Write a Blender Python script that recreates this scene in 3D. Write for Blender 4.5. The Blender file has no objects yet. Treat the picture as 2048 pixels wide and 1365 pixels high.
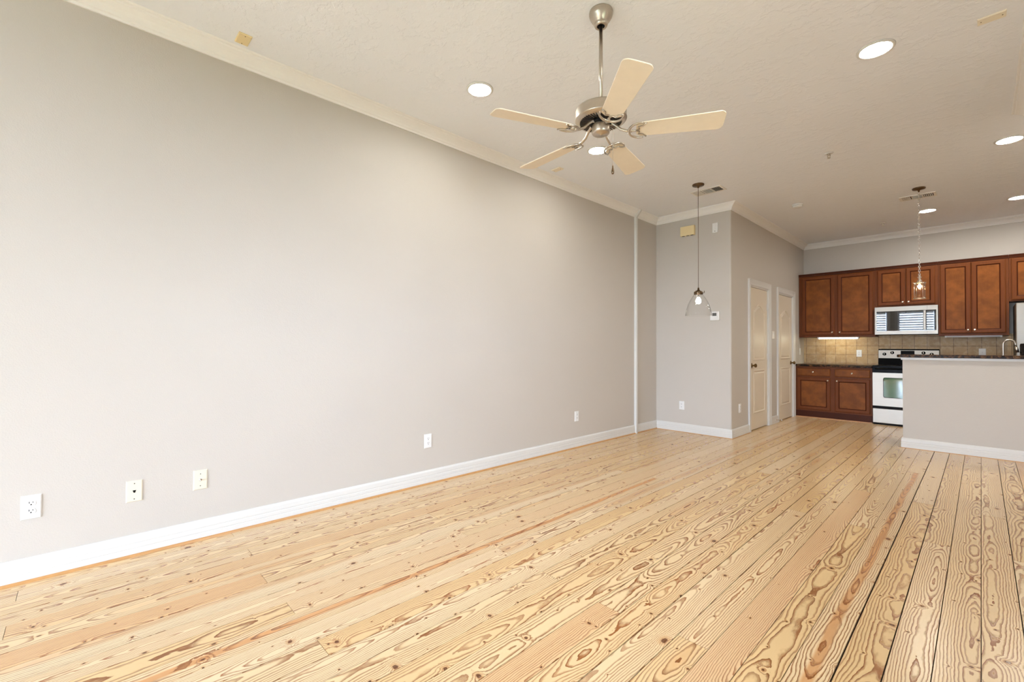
import bpy, bmesh, math, random
from mathutils import Vector, Matrix
random.seed(7)
PI = math.pi
S = bpy.context.scene
C = S.collection

# ------------------------------------------------------------------ camera
yaw, pitch, roll, FPX, CX, CH = 0.8071, 0.0133, 0.0040, 898.3, 3.3033, 1.18
cd = bpy.data.cameras.new('camera'); cam = bpy.data.objects.new('camera', cd); C.objects.link(cam)
fw = Vector((-math.sin(yaw)*math.cos(pitch), math.cos(yaw)*math.cos(pitch), math.sin(pitch)))
r0 = Vector((math.cos(yaw), math.sin(yaw), 0)); u0 = r0.cross(fw)
rt = r0*math.cos(roll) + u0*math.sin(roll); up = -r0*math.sin(roll) + u0*math.cos(roll)
cam.matrix_world = Matrix(((rt.x, up.x, -fw.x, CX), (rt.y, up.y, -fw.y, 0), (rt.z, up.z, -fw.z, CH), (0, 0, 0, 1)))
cd.sensor_width = 36; cd.lens = FPX/2048*36; cd.clip_start = 0.02
S.camera = cam

# ------------------------------------------------------------------ sky, exposure, window light
S.view_settings.view_transform = 'Standard'; S.view_settings.look = 'None'
S.view_settings.gamma = 1; S.view_settings.use_curve_mapping = False
S.view_settings.exposure = 0.33
SKY = 36.0
CAN = 195.0     # kitchen circuit
CAN_DIM = 125.0  # living room circuit, dimmed
w = bpy.data.worlds.new('sky'); S.world = w; w.use_nodes = True
bg = w.node_tree.nodes['Background']; bg.inputs[0].default_value = (0.82, 0.975, 1.25, 1); bg.inputs[1].default_value = SKY
H = 3.07                  # ceiling height
YB = -4.2                # window wall behind the camera
XR, YR = 3.57, 5.29       # living room right wall and where it ends
XK, YK = 5.0, 9.58        # kitchen right wall, kitchen back wall
XC, YC = 1.054, 6.1       # closet block
WINS = [(0.22, 0.80, 0.10, 2.62), (1.10, 2.16, 0.10, 2.62), (2.42, 3.32, 0.04, 2.40)]   # x0, x1, z0, z1
for (a, b, c_, d) in WINS:
    l = bpy.data.lights.new('window_portal', 'AREA'); l.shape = 'RECTANGLE'; l.size = b-a; l.size_y = d-c_
    l.cycles.is_portal = True
    o = bpy.data.objects.new('window_portal', l); C.objects.link(o)
    o.location = ((a+b)/2, YB-0.11, (c_+d)/2); o.rotation_euler = (PI/2, 0, 0)

SIDE = (1.10, 1.62, 0.95, 2.30)      # unseen window added in the right wall to balance the light: y0, y1, z0, z1
l = bpy.data.lights.new('window_portal', 'AREA'); l.shape = 'RECTANGLE'; l.size = SIDE[3]-SIDE[2]; l.size_y = SIDE[1]-SIDE[0]
l.cycles.is_portal = True
o = bpy.data.objects.new('window_portal', l); C.objects.link(o)
o.location = (XR+.115, (SIDE[0]+SIDE[1])/2, (SIDE[2]+SIDE[3])/2); o.rotation_euler = (0, PI/2, 0)

# ------------------------------------------------------------------ node helpers
def lin(r, g, b):
    f = lambda v: (v/255/12.92) if v/255 <= .04045 else ((v/255+.055)/1.055)**2.4
    return (f(r), f(g), f(b), 1)
class NT:
    def __init__(s, name):
        s.m = bpy.data.materials.new(name); s.m.use_nodes = True; s.t = s.m.node_tree
        s.t.nodes.clear(); s.out = s.n('ShaderNodeOutputMaterial')
    def n(s, kind, **kw):
        nd = s.t.nodes.new(kind)
        for k, v in kw.items(): setattr(nd, k, v)
        return nd
    def set(s, sock, v):
        if isinstance(v, bpy.types.NodeSocket): s.t.links.new(v, sock)
        elif isinstance(v, (tuple, list)) and len(v) == 3 and sock.type == 'RGBA': sock.default_value = (*v, 1)
        else: sock.default_value = v
    def math(s, op, a, b=0.0, c=None, clamp=False):
        nd = s.n('ShaderNodeMath', operation=op); nd.use_clamp = clamp
        s.set(nd.inputs[0], a); s.set(nd.inputs[1], b)
        if c is not None: s.set(nd.inputs[2], c)
        return nd.outputs[0]
    def mix(s, f, a, b, mode='MIX'):
        nd = s.n('ShaderNodeMix', data_type='RGBA', blend_type=mode)
        s.set(nd.inputs[0], f); s.set(nd.inputs[6], a); s.set(nd.inputs[7], b); return nd.outputs[2]
    def smooth(s, v, a, b):
        nd = s.n('ShaderNodeMapRange', interpolation_type='SMOOTHSTEP')
        s.set(nd.inputs[0], v); s.set(nd.inputs[1], a); s.set(nd.inputs[2], b); return nd.outputs[0]
    def ramp(s, v, stops):
        nd = s.n('ShaderNodeValToRGB'); s.set(nd.inputs[0], v); e = nd.color_ramp.elements
        while len(e) < len(stops): e.new(0.5)
        for k, (p, c) in zip(e, stops): k.position = p; k.color = c
        return nd.outputs[0]
    def comb(s, x, y, z=0.0):
        nd = s.n('ShaderNodeCombineXYZ'); s.set(nd.inputs[0], x); s.set(nd.inputs[1], y); s.set(nd.inputs[2], z); return nd.outputs[0]
    def noise(s, vec, scale, detail=2, rough=.5, dim='3D'):
        nd = s.n('ShaderNodeTexNoise', noise_dimensions=dim); s.set(nd.inputs['Vector'], vec)
        nd.inputs['Scale'].default_value = scale; nd.inputs['Detail'].default_value = detail; nd.inputs['Roughness'].default_value = rough
        return nd.outputs[0]
    def bump(s, h, strength, dist=.01):
        nd = s.n('ShaderNodeBump'); nd.inputs['Strength'].default_value = strength; nd.inputs['Distance'].default_value = dist
        s.set(nd.inputs['Height'], h); return nd.outputs[0]
    def coords(s, kind='Object'): return s.n('ShaderNodeTexCoord').outputs[kind]
    def pr(s, color, rough=.5, metal=0.0, normal=None, spec=.5, **kw):
        p = s.n('ShaderNodeBsdfPrincipled'); s.set(p.inputs['Base Color'], color); s.set(p.inputs['Roughness'], rough)
        s.set(p.inputs['Metallic'], metal); s.set(p.inputs['Specular IOR Level'], spec)
        if normal is not None: s.set(p.inputs['Normal'], normal)
        for k, v in kw.items(): s.set(p.inputs[k], v)
        s.t.links.new(p.outputs[0], s.out.inputs[0]); return s.m
    def surf(s, sh): s.t.links.new(sh, s.out.inputs[0]); return s.m

M = {}
def plain(name, col, rough=.5, metal=0.0, spec=.4, var=.06, nscale=60):
    """a procedural material: a base colour broken up by faint noise"""
    t = NT(name); nz = t.noise(t.coords(), nscale, 3)
    f = t.math('MULTIPLY_ADD', nz, 2*var, 1-var)
    c = t.mix(1.0, col, t.comb(f, f, f), 'MULTIPLY')
    M[name] = t.pr(c, rough, metal, spec=spec); return M[name]

# painted plaster walls (orange peel)
t = NT('wall_paint'); co = t.coords()
h = t.noise(co, 140, 3, .55); h2 = t.noise(co, 38, 2)
M['wall'] = t.pr(t.mix(t.noise(co, 1.2, 2), lin(199, 191, 180), lin(203, 195, 185)), .55, normal=t.bump(t.math('ADD', h, t.math('MULTIPLY', h2, .7)), .22, .004), spec=.35)
# knock-down ceiling texture
t = NT('ceiling_texture'); co = t.coords()
mp = t.n('ShaderNodeMapping'); t.set(mp.inputs[0], co); mp.inputs['Scale'].default_value = (1.0, 1.25, 1)
a = t.noise(mp.outputs[0], 16, 5, .62); b = t.noise(mp.outputs[0], 5.5, 2)
k = t.math('MULTIPLY', t.smooth(a, .47, .56), t.smooth(b, .38, .62))
fine = t.noise(co, 90, 3)
M['ceiling'] = t.pr(lin(245, 246, 249), .75, normal=t.bump(t.math('ADD', k, t.math('MULTIPLY', fine, .35)), .32, .006), spec=.25)
plain('trim', lin(222, 219, 213), .35, var=.015)
plain('trim_lit', lin(246, 243, 238), .4, var=.015)  # same paint as trim, lightened so the crown looks brightly lit
plain('door_paint', lin(228, 215, 194), .38, var=.015)
plain('white_plastic', lin(238, 236, 232), .35, var=.01)
plain('almond_plastic', lin(228, 219, 198), .38, var=.01)
plain('cream_plastic', lin(240, 218, 168), .4, var=.015)
plain('vent_paint', lin(240, 235, 226), .45, var=.02)
plain('plate_cream', lin(243, 232, 208), .4, var=.015)
plain('screen_grey', lin(96, 94, 90), .25)
plain('dark_slot', lin(40, 34, 30), .6)
plain('black_gloss', lin(12, 11, 11), .3, spec=.05)
plain('black_matte', lin(16, 15, 15), .5, spec=.1)
plain('canister_black', lin(22, 17, 18), .2)
plain('shoe_wood', lin(194, 144, 90), .35, var=.18, nscale=25)
plain('brass', lin(120, 96, 62), .3, 1.0)
plain('bronze', lin(112, 92, 70), .3, 1.0)
plain('nickel', lin(196, 186, 172), .3, 1.0)
plain('chrome', lin(225, 222, 218), .12, 1.0)
plain('knob_metal', lin(232, 222, 208), .25, 1.0)
plain('blade_wood', lin(240, 224, 198), .4, var=.05, nscale=18)
plain('glaze', lin(62, 24, 9), .4, spec=.12)
plain('bulb_base', lin(170, 165, 160), .3, .8)
plain('blind_slat', lin(238, 236, 232), .5)
plain('fabric_grey', lin(120, 116, 110), .9)
plain('concrete', lin(150, 145, 138), .8, var=.15)
t = NT('lawn_grass'); co = t.coords()
M['lawn'] = t.pr(t.mix(t.noise(co, 30, 4), lin(44, 62, 36), lin(66, 82, 50)), .9)
# brushed steel
t = NT('brushed_steel'); mp = t.n('ShaderNodeMapping'); t.set(mp.inputs[0], t.coords()); mp.inputs['Scale'].default_value = (2, 2, 300)
nz = t.noise(mp.outputs[0], 3, 3)
M['steel'] = t.pr(t.mix(nz, lin(150, 141, 129), lin(172, 163, 151)), t.math('MULTIPLY_ADD', nz, .1, .36), 1.0)
plain('fridge_side', lin(62, 56, 50), .45)
# cherry cabinet wood with mottled stain
t = NT('cherry_wood'); co = t.coords()
mp = t.n('ShaderNodeMapping'); t.set(mp.inputs[0], co); mp.inputs['Scale'].default_value = (34, 34, 2.2)
g = t.noise(mp.outputs[0], 2.2, 4, .6); mo = t.noise(co, 7, 4, .6)
c1 = t.mix(g, lin(104, 56, 18), lin(126, 71, 26)); c2 = t.mix(t.smooth(mo, .35, .7), c1, lin(139, 80, 30))
M['cherry'] = t.pr(c2, .42, spec=.14)
t = NT('cherry_frame'); co = t.coords()
mp = t.n('ShaderNodeMapping'); t.set(mp.inputs[0], co); mp.inputs['Scale'].default_value = (34, 34, 2.2)
g = t.noise(mp.outputs[0], 2.2, 4, .6)
M['cherry_frame'] = t.pr(t.mix(g, lin(97, 49, 17), lin(121, 65, 26)), .42, spec=.14)
# polished granite
t = NT('granite'); co = t.coords()
v = t.n('ShaderNodeTexVoronoi'); t.set(v.inputs['Vector'], co); v.inputs['Scale'].default_value = 70
nz = t.noise(co, 34, 5, .7)
cc = t.ramp(nz, [(0.0, lin(10, 8, 6)), (.46, lin(20, 14, 10)), (.54, lin(70, 44, 24)), (.6, lin(128, 92, 58)), (.65, lin(30, 21, 15)), (1, lin(12, 10, 8))])
M['granite'] = t.pr(t.mix(t.math('MULTIPLY', v.outputs[0], .1), cc, lin(120, 96, 70)), .28, spec=.07)
# tumbled stone tile
t = NT('stone_tile'); co = t.coords()
sp = t.n('ShaderNodeSeparateXYZ'); t.set(sp.inputs[0], co)
vec = t.comb(t.math('SUBTRACT', sp.outputs[0], 1.684), t.math('SUBTRACT', sp.outputs[2], 0.922))
br = t.n('ShaderNodeTexBrick'); br.offset = 0; br.squash = 1; t.set(br.inputs['Vector'], vec)
br.inputs['Scale'].default_value = 1; br.inputs['Brick Width'].default_value = .1478; br.inputs['Row Height'].default_value = .150
br.inputs['Mortar Size'].default_value = .0032; br.inputs['Mortar Smooth'].default_value = .3; br.inputs['Bias'].default_value = 0
br.inputs['Color1'].default_value = lin(196, 160, 108); br.inputs['Color2'].default_value = lin(176, 141, 92); br.inputs['Mortar'].default_value = lin(118, 86, 48)
nz = t.noise(co, 22, 5, .65)
col = t.mix(t.math('MULTIPLY', t.smooth(nz, .4, .7), .45), br.outputs[0], lin(214, 190, 152))
M['tile'] = t.pr(col, .5, normal=t.bump(t.math('SUBTRACT', t.math('MULTIPLY', nz, .5), br.outputs[1]), .5, .004))
# emitters and glass
def emit(name, col, st):
    t = NT(name); e = t.n('ShaderNodeEmission'); e.inputs[0].default_value = (*col, 1); e.inputs[1].default_value = st
    M[name] = t.surf(e.outputs[0])
emit('can_glow', (.98, .97, .92), CAN)
emit('can_glow_dim', (.98, .97, .92), CAN_DIM)
emit('tube_glow', (1.0, .95, .70), 22)
emit('bulb_warm', (1.0, .72, .40), 60)
emit('bulb_white', (1.0, .95, .88), 30)
def glassy(name, tint, refl):
    t = NT(name); tr = t.n('ShaderNodeBsdfTransparent'); tr.inputs[0].default_value = (*tint, 1)
    gl = t.n('ShaderNodeBsdfGlossy'); gl.inputs[1].default_value = .02
    lw = t.n('ShaderNodeLayerWeight'); lw.inputs[0].default_value = .35
    f = t.math('MULTIPLY_ADD', t.math('POWER', lw.outputs[1], 3), refl, .01, clamp=True)
    mx = t.n('ShaderNodeMixShader'); t.set(mx.inputs[0], f); t.t.links.new(tr.outputs[0], mx.inputs[1]); t.t.links.new(gl.outputs[0], mx.inputs[2])
    M[name] = t.surf(mx.outputs[0])
glassy('shade_glass', (.988, .988, .986), .8)
glassy('window_glass', (.97, .98, .98), .3)
t = NT('oven_glass'); M['oven_glass'] = t.pr(t.mix(t.noise(t.coords(), 3), lin(62, 104, 76), lin(84, 124, 92)), .02, spec=.8, **{'Coat Weight': .6, 'Coat Roughness': .03})
t = NT('microwave_glass'); M['microwave_glass'] = t.pr(t.mix(t.noise(t.coords(), 3), lin(22, 20, 20), lin(28, 26, 26)), .015, spec=.6, **{'Coat Weight': .3, 'Coat Roughness': .03})

# pine plank floor: growth rings cut by each board, knots, tinted boards
t = NT('pine_planks')
uvn = t.n('ShaderNodeUVMap'); uvn.uv_map = 'plank_uv'
su = t.n('ShaderNodeSeparateXYZ'); t.set(su.inputs[0], uvn.outputs[0]); U, V = su.outputs[0], su.outputs[1]
at = t.n('ShaderNodeAttribute'); at.attribute_name = 'plank_random'
sr = t.n('ShaderNodeSeparateColor'); t.set(sr.inputs[0], at.outputs[0]); R1, R2, R3 = sr.outputs[0], sr.outputs[1], sr.outputs[2]
def n1(vv, seed, scale, detail=1.5): return t.noise(t.comb(seed, vv, 0.0), scale, detail, .5)
# knots: two scattered layers
def knots(cu, cv, thr, smin, smax, off):
    x = t.math('DIVIDE', t.math('ADD', U, off), cu); y = t.math('DIVIDE', t.math('ADD', V, off*31), cv)
    vo = t.n('ShaderNodeTexVoronoi', voronoi_dimensions='2D', feature='F1'); t.set(vo.inputs['Vector'], t.comb(x, y)); vo.inputs['Scale'].default_value = 1
    sc = t.n('ShaderNodeSeparateColor'); t.set(sc.inputs[0], vo.outputs[1])
    ps = t.n('ShaderNodeSeparateXYZ'); t.set(ps.inputs[0], vo.outputs[2])
    du = t.math('MULTIPLY', t.math('SUBTRACT', x, ps.outputs[0]), cu); dv = t.math('MULTIPLY', t.math('SUBTRACT', y, ps.outputs[1]), cv)
    asp = t.math('MULTIPLY_ADD', sc.outputs[1], .9, .5)
    d = t.math('SQRT', t.math('ADD', t.math('POWER', du, 2), t.math('POWER', t.math('MULTIPLY', dv, asp), 2)))
    d = t.math('MULTIPLY', d, t.math('MULTIPLY_ADD', t.noise(t.comb(U, V, off), 90, 2), .8, .6))
    size = t.math('MULTIPLY_ADD', sc.outputs[2], smax-smin, smin)
    on = t.math('GREATER_THAN', sc.outputs[0], thr)
    return t.math('DIVIDE', d, size), on
k1, on1 = knots(.13, .55, .35, .005, .013, 3.7)
k2, on2 = knots(.07, .22, .55, .0025, .0055, 9.1)
bulge1 = t.math('MULTIPLY', on1, t.math('EXPONENT', t.math('MULTIPLY', t.math('POWER', k1, 1.5), -.25)))
bulge2 = t.math('MULTIPLY', on2, t.math('EXPONENT', t.math('MULTIPLY', t.math('POWER', k2, 1.5), -.25)))
cu = t.math('ADD', t.math('MULTIPLY', t.math('SUBTRACT', R1, .5), .13), t.math('MULTIPLY', t.math('SUBTRACT', n1(V, R2, 1.1), .5), .05))
dep = t.math('ADD', t.math('MULTIPLY_ADD', R2, .05, .012), t.math('MULTIPLY', t.math('SUBTRACT', n1(V, t.math('ADD', R3, 5.0), 1.0, 2.5), .5), .17))
wob = t.math('MULTIPLY', t.math('SUBTRACT', t.noise(t.comb(t.math('MULTIPLY', U, 22), t.math('MULTIPLY', V, 7), R1), 1.0, 3, .55), .5), .014)
rr = t.math('SQRT', t.math('ADD', t.math('POWER', t.math('SUBTRACT', U, cu), 2), t.math('POWER', dep, 2)))
rr = t.math('ADD', t.math('ADD', rr, wob), t.math('ADD', t.math('MULTIPLY', bulge1, .022), t.math('MULTIPLY', bulge2, .007)))
spc = t.math('MULTIPLY_ADD', R3, .0045, .0068)
rg = t.math('DIVIDE', rr, spc)
ringn = t.math('FRACT', rg)
rid = t.noise(t.comb(t.math('FLOOR', rg), R1, R2), 3.3, 0)
late = t.math('MULTIPLY', t.smooth(ringn, .38, .93), t.math('SUBTRACT', 1.0, t.smooth(ringn, .95, 1.0)))
late = t.math('POWER', late, 1.5)
late = t.math('MULTIPLY', late, t.math('MULTIPLY_ADD', rid, .9, .45), clamp=True)
fib = t.noise(t.comb(t.math('MULTIPLY', U, 260), t.math('MULTIPLY', V, 5), R1), 1.0, 3)
tint = t.mix(R2, lin(239, 215, 176), lin(228, 194, 142))
tint = t.mix(t.math('MULTIPLY', t.smooth(R1, .9, 1.0), .4), tint, lin(214, 150, 88))
heart = t.math('MULTIPLY', t.math('SUBTRACT', 1.0, t.smooth(rr, t.math('MULTIPLY', R3, .02), t.math('MULTIPLY_ADD', R3, .035, .018))), t.math('GREATER_THAN', R3, .6))
tint = t.mix(t.math('MULTIPLY', heart, .42), tint, lin(206, 142, 78))
sc_ = t.math('MULTIPLY', t.math('SUBTRACT', n1(V, 2.3, 1.6, 2), .5), .035)
sk_ = t.math('SUBTRACT', 1.0, t.smooth(t.math('ABSOLUTE', t.math('SUBTRACT', U, sc_)), .010, .026))
tint = t.mix(t.math('MULTIPLY', t.math('MULTIPLY', sk_, at.outputs[3]), .8), tint, lin(206, 138, 74))
early = t.mix(t.math('MULTIPLY', fib, .22), tint, lin(218, 182, 136))
wood = t.mix(late, early, t.mix(R3, lin(154, 92, 41), lin(134, 82, 37)))
grey = t.math('MULTIPLY', t.math('MULTIPLY', t.smooth(t.noise(t.comb(t.math('MULTIPLY', U, 9), V, R3), 1.6, 2), .66, .74), .35), late)
wood = t.mix(grey, wood, lin(120, 104, 84))
for kk, on, col in ((k1, on1, lin(96, 52, 26)), (k2, on2, lin(84, 48, 26))):
    wood = t.mix(t.math('MULTIPLY', t.math('MULTIPLY', on, t.math('SUBTRACT', 1.0, t.smooth(kk, .9, 2.6))), .45), wood, lin(190, 126, 66))
    wood = t.mix(t.math('MULTIPLY', t.math('MULTIPLY', on, t.math('SUBTRACT', 1.0, t.smooth(kk, .7, 1.15))), .9), wood, col)
M['floor'] = t.pr(wood, t.math('MULTIPLY_ADD', late, .06, .24), spec=.5, normal=t.bump(late, .05, .001))
plain('joint_dark', lin(46, 30, 16), .9)

# ------------------------------------------------------------------ mesh helpers
class MB:
    def __init__(s): s.b = bmesh.new(); s.mats = []
    def box(s, x0, x1, y0, y1, z0, z1, mi=0):
        v = [s.b.verts.new((x, y, z)) for x in (x0, x1) for y in (y0, y1) for z in (z0, z1)]
        for q in ((0, 1, 3, 2), (4, 6, 7, 5), (0, 4, 5, 1), (2, 3, 7, 6), (0, 2, 6, 4), (1, 5, 7, 3)):
            s.b.faces.new([v[i] for i in q]).material_index = mi
        return s
    def lathe(s, prof, c=(0, 0, 0), seg=32, axis='z', mi=0, closed=False):
        """prof: (radius, height) pairs; closed joins last to first"""
        rings = []
        for r, h_ in prof:
            ring = []
            for k in range(seg):
                a = 2*PI*k/seg; p = (r*math.cos(a), r*math.sin(a), h_)
                if axis == 'y': p = (p[0], h_, p[1])
                if axis == 'x': p = (h_, p[0], p[1])
                ring.append(s.b.verts.new((c[0]+p[0], c[1]+p[1], c[2]+p[2])))
            rings.append(ring)
        pairs = list(zip(rings, rings[1:])) + ([(rings[-1], rings[0])] if closed else [])
        for A, B in pairs:
            for k in range(seg):
                f = s.b.faces.new((A[k], A[(k+1) % seg], B[(k+1) % seg], B[k])); f.material_index = mi; f.smooth = True
        if not closed:
            for ring in (rings[0], rings[-1]):
                f = s.b.faces.new(ring); f.material_index = mi
        return s
    def tube(s, pts, r, seg=10, mi=0, closed=False):
        pts = [Vector(p) for p in pts]; n = len(pts); rs = r if isinstance(r, (list, tuple)) else [r]*n
        rings = []; prev = None
        for i, p in enumerate(pts):
            if closed: d = pts[(i+1) % n]-pts[i-1]
            else: d = pts[min(i+1, n-1)]-pts[max(i-1, 0)]
            d.normalize()
            if prev is None:
                a = Vector((0, 0, 1)) if abs(d.z) < .9 else Vector((1, 0, 0))
                nrm = d.cross(a).normalized()
            else:
                nrm = (prev - d*prev.dot(d)).normalized()
            prev = nrm; bn = d.cross(nrm)
            rings.append([s.b.verts.new(p+(nrm*math.cos(2*PI*k/seg)+bn*math.sin(2*PI*k/seg))*rs[i]) for k in range(seg)])
        pairs = list(zip(rings, rings[1:])) + ([(rings[-1], rings[0])] if closed else [])
        for A, B in pairs:
            for k in range(seg):
                f = s.b.faces.new((A[k], A[(k+1) % seg], B[(k+1) % seg], B[k])); f.material_index = mi; f.smooth = True
        if not closed:
            for ring in (rings[0], rings[-1]): s.b.faces.new(ring).material_index = mi
        return s
    def prism(s, poly, axis, a, b, mi=0, smooth=False):
        """poly: 2D outline in the two other axes (x: yz, y: xz, z: xy), extruded from a to b"""
        def P(p, t_):
            return {'x': (t_, p[0], p[1]), 'y': (p[0], t_, p[1]), 'z': (p[0], p[1], t_)}[axis]
        A = [s.b.verts.new(P(p, a)) for p in poly]; B = [s.b.verts.new(P(p, b)) for p in poly]; n = len(poly)
        for k in range(n):
            f = s.b.faces.new((A[k], A[(k+1) % n], B[(k+1) % n], B[k])); f.material_index = mi; f.smooth = smooth
        s.b.faces.new(A).material_index = mi; s.b.faces.new(B).material_index = mi
        return s
    def ring(s, path, prof, mi=0):
        """moulding along a closed path in the XZ plane facing -y; prof: (inset from path, y)"""
        n = len(path); loops = []
        def off(i, d):
            p0, p1, p2 = Vector(path[i-1]), Vector(path[i]), Vector(path[(i+1) % n])
            a = (p1-p0).normalized(); b = (p2-p1).normalized()
            na, nb = Vector((-a.y, a.x)), Vector((-b.y, b.x)); m_ = (na+nb)
            m_ = m_/max(m_.length_squared/2, .3)
            return p1+m_*d
        for d, y in prof: loops.append([s.b.verts.new((off(i, d).x, y, off(i, d).y)) for i in range(n)])
        for A, B in zip(loops, loops[1:]):
            for k in range(n):
                s.b.faces.new((A[k], A[(k+1) % n], B[(k+1) % n], B[k])).material_index = mi
        return loops
    def build(s, name, mats, parent=None, loc=None, bevel=0.0, seg=2, label=None, smooth=False):
        bmesh.ops.recalc_face_normals(s.b, faces=s.b.faces)
        me = bpy.data.meshes.new(name); s.b.to_mesh(me); s.b.free()
        for m_ in (mats if isinstance(mats, (list, tuple)) else [mats]): me.materials.append(M[m_] if isinstance(m_, str) else m_)
        o = bpy.data.objects.new(name, me); C.objects.link(o)
        if parent: o.parent = parent
        if loc: o.location = loc
        if label: o['label'] = label
        if bevel:
            md = o.modifiers.new('bevel', 'BEVEL'); md.width = bevel; md.segments = seg; md.limit_method = 'ANGLE'; md.angle_limit = math.radians(40)
        return o
def thing(name, label, cat, loc=(0, 0, 0), rz=0, group=None):
    o = bpy.data.objects.new(name, None); C.objects.link(o); o.empty_display_size = .05
    o.location = loc; o.rotation_euler = (0, 0, rz); return tag(o, label, cat, group)
def tag(o, label, cat, group=None):
    o['label'] = label; o['category'] = cat
    if group: o['group'] = group
    return o
def struct(o, label=None):
    o['kind'] = 'structure'
    if label: o['label'] = label
    return o
def dup(root, loc, rz=0, label=None, group=None):
    r = root.copy(); C.objects.link(r); r.location = loc; r.rotation_euler = (0, 0, rz)
    if label: r['label'] = label
    if group: r['group'] = group
    for ch in list(root.children):
        c_ = ch.copy(); C.objects.link(c_); c_.parent = r
        for g_ in list(ch.children):
            d_ = g_.copy(); C.objects.link(d_); d_.parent = c_
    return r
def sweep(path, prof, i, closed=False):
    """one straight run of a mitred horizontal moulding: segment i of path; prof (offset into the room on the right hand, z)"""
    n = len(path); P = lambda k: Vector(path[k % n])
    def mit(k):
        has_prev = closed or k > 0; has_next = closed or k < n-1
        a = (P(k)-P(k-1)).normalized() if has_prev else None; b = (P(k+1)-P(k)).normalized() if has_next else None
        nr = lambda d: Vector((d.y, -d.x))
        if a is None: return nr(b)
        if b is None: return nr(a)
        m_ = nr(a)+nr(b); return m_/(m_.length_squared/2)
    mb = MB(); L = []
    for k in (i, i+1):
        m_ = mit(k if not closed else k % n)
        L.append([mb.b.verts.new((P(k).x+m_.x*d, P(k).y+m_.y*d, z)) for d, z in prof])
    q = len(prof)
    for k in range(q): mb.b.faces.new((L[0][k], L[0][(k+1) % q], L[1][(k+1) % q], L[1][k]))
    mb.b.faces.new(L[0]); mb.b.faces.new(L[1])
    return mb
def arc(cx, cy, r, a0, a1, n): return [(cx+r*math.cos(a0+(a1-a0)*k/n), cy+r*math.sin(a0+(a1-a0)*k/n)) for k in range(n+1)]

# ------------------------------------------------------------------ floor: every board a block in one mesh
PW, POFF = .1229, -.023
mb = MB(); uvl = mb.b.loops.layers.uv.new('plank_uv'); coll = mb.b.loops.layers.float_color.new('plank_random')
base = [.69, -.22, 1.76]
for k in range(0, 42):
    x0 = max(POFF+k*PW, 0); x1 = min(POFF+(k+1)*PW, XK)
    if x1-x0 < .005: continue
    gap = random.choice([.0012, .0017, .0024, .0032]); gl = random.choice([.0010, .0015, .0022, .0030])
    js = sorted(base[k % 3]+m_*3.97+random.uniform(-.025, .025) for m_ in range(-4, 4)); js = [j for j in js if YB < j < YK]
    ends = [YB]+js+[YK]; fx = random.random(); off = random.uniform(0, 40)
    for a, b in zip(ends, ends[1:]):
        rnd = (random.random(), random.random(), random.random(), 0.0); off = random.uniform(0, 60)
        if k == 10 and a < 1 < b: rnd = (.45, .4, .3, 1.0)          # orange heartwood streak
        if k == 23 and a < 3 < b: rnd = (.5, .3, .45, .9)
        if k == 17 and a < 1 < b: rnd = (.98, .5, .2, 0.0)          # reddish board
        f0 = len(mb.b.faces); mb.box(x0+gl, x1-gap, a+.0009, b-.0009, -.02, 0)
        mb.b.faces.ensure_lookup_table()
        for f in mb.b.faces[f0:]:
            for lp in f.loops:
                lp[uvl].uv = (lp.vert.co.x-(POFF+(k+.5)*PW), lp.vert.co.y+off); lp[coll] = rnd
mb.box(0, XK, YB, YK, -.1, -.006, 1)
fl = struct(mb.build('floor', ['floor', 'joint_dark']), 'light knotty pine plank floor running the length of the room')

# ceiling and walls
struct(MB().box(-.12, XK+.12, YB-.12, YK+.12, H, H+.12).build('ceiling', 'ceiling'))
struct(MB().box(-.12, 0, YB-.12, YK+.12, -.1, H).build('wall_left', 'wall'))
struct(MB().box(0, XK+.12, YK, YK+.12, -.1, H).build('wall_back', 'wall'))
struct(MB().box(XK, XK+.12, YR, YK, -.1, H).build('wall_kitchen_right', 'wall'))
mb = MB(); mb.prism([(XR, SIDE[1]), (XR+.12, SIDE[1]), (XR+.12, YR-.12), (XK+.12, YR-.12), (XK+.12, YR), (XR, YR)], 'z', -.1, H)
mb.box(XR, XR+.12, YB, SIDE[0], -.1, H).box(XR, XR+.12, SIDE[0], SIDE[1], SIDE[3], H).box(XR, XR+.12, SIDE[0], SIDE[1], -.1, SIDE[2])
struct(mb.build('wall_right', 'wall'))
D1 = (6.80, 7.58); D2 = (8.07, 8.87); DT = 2.07
mb = MB()
corner = [(0, YC), (XC-.022, YC)] + arc(XC-.022, YC+.022, .022, -PI/2, 0, 6)[1:] + [(XC, D1[0]), (XC-.12, D1[0]), (XC-.12, YC+.12), (0, YC+.12)]
mb.prism(corner, 'z', -.1, H)
mb.box(XC-.12, XC, D1[1], D2[0], -.1, H).box(XC-.12, XC, D2[1], YK, -.1, H)
mb.box(XC-.12, XC, D1[0], D1[1], DT, H).box(XC-.12, XC, D2[0], D2[1], DT, H)
struct(mb.build('wall_closet', 'wall'), 'greige closet wall turning the corner beside the kitchen')
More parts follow.
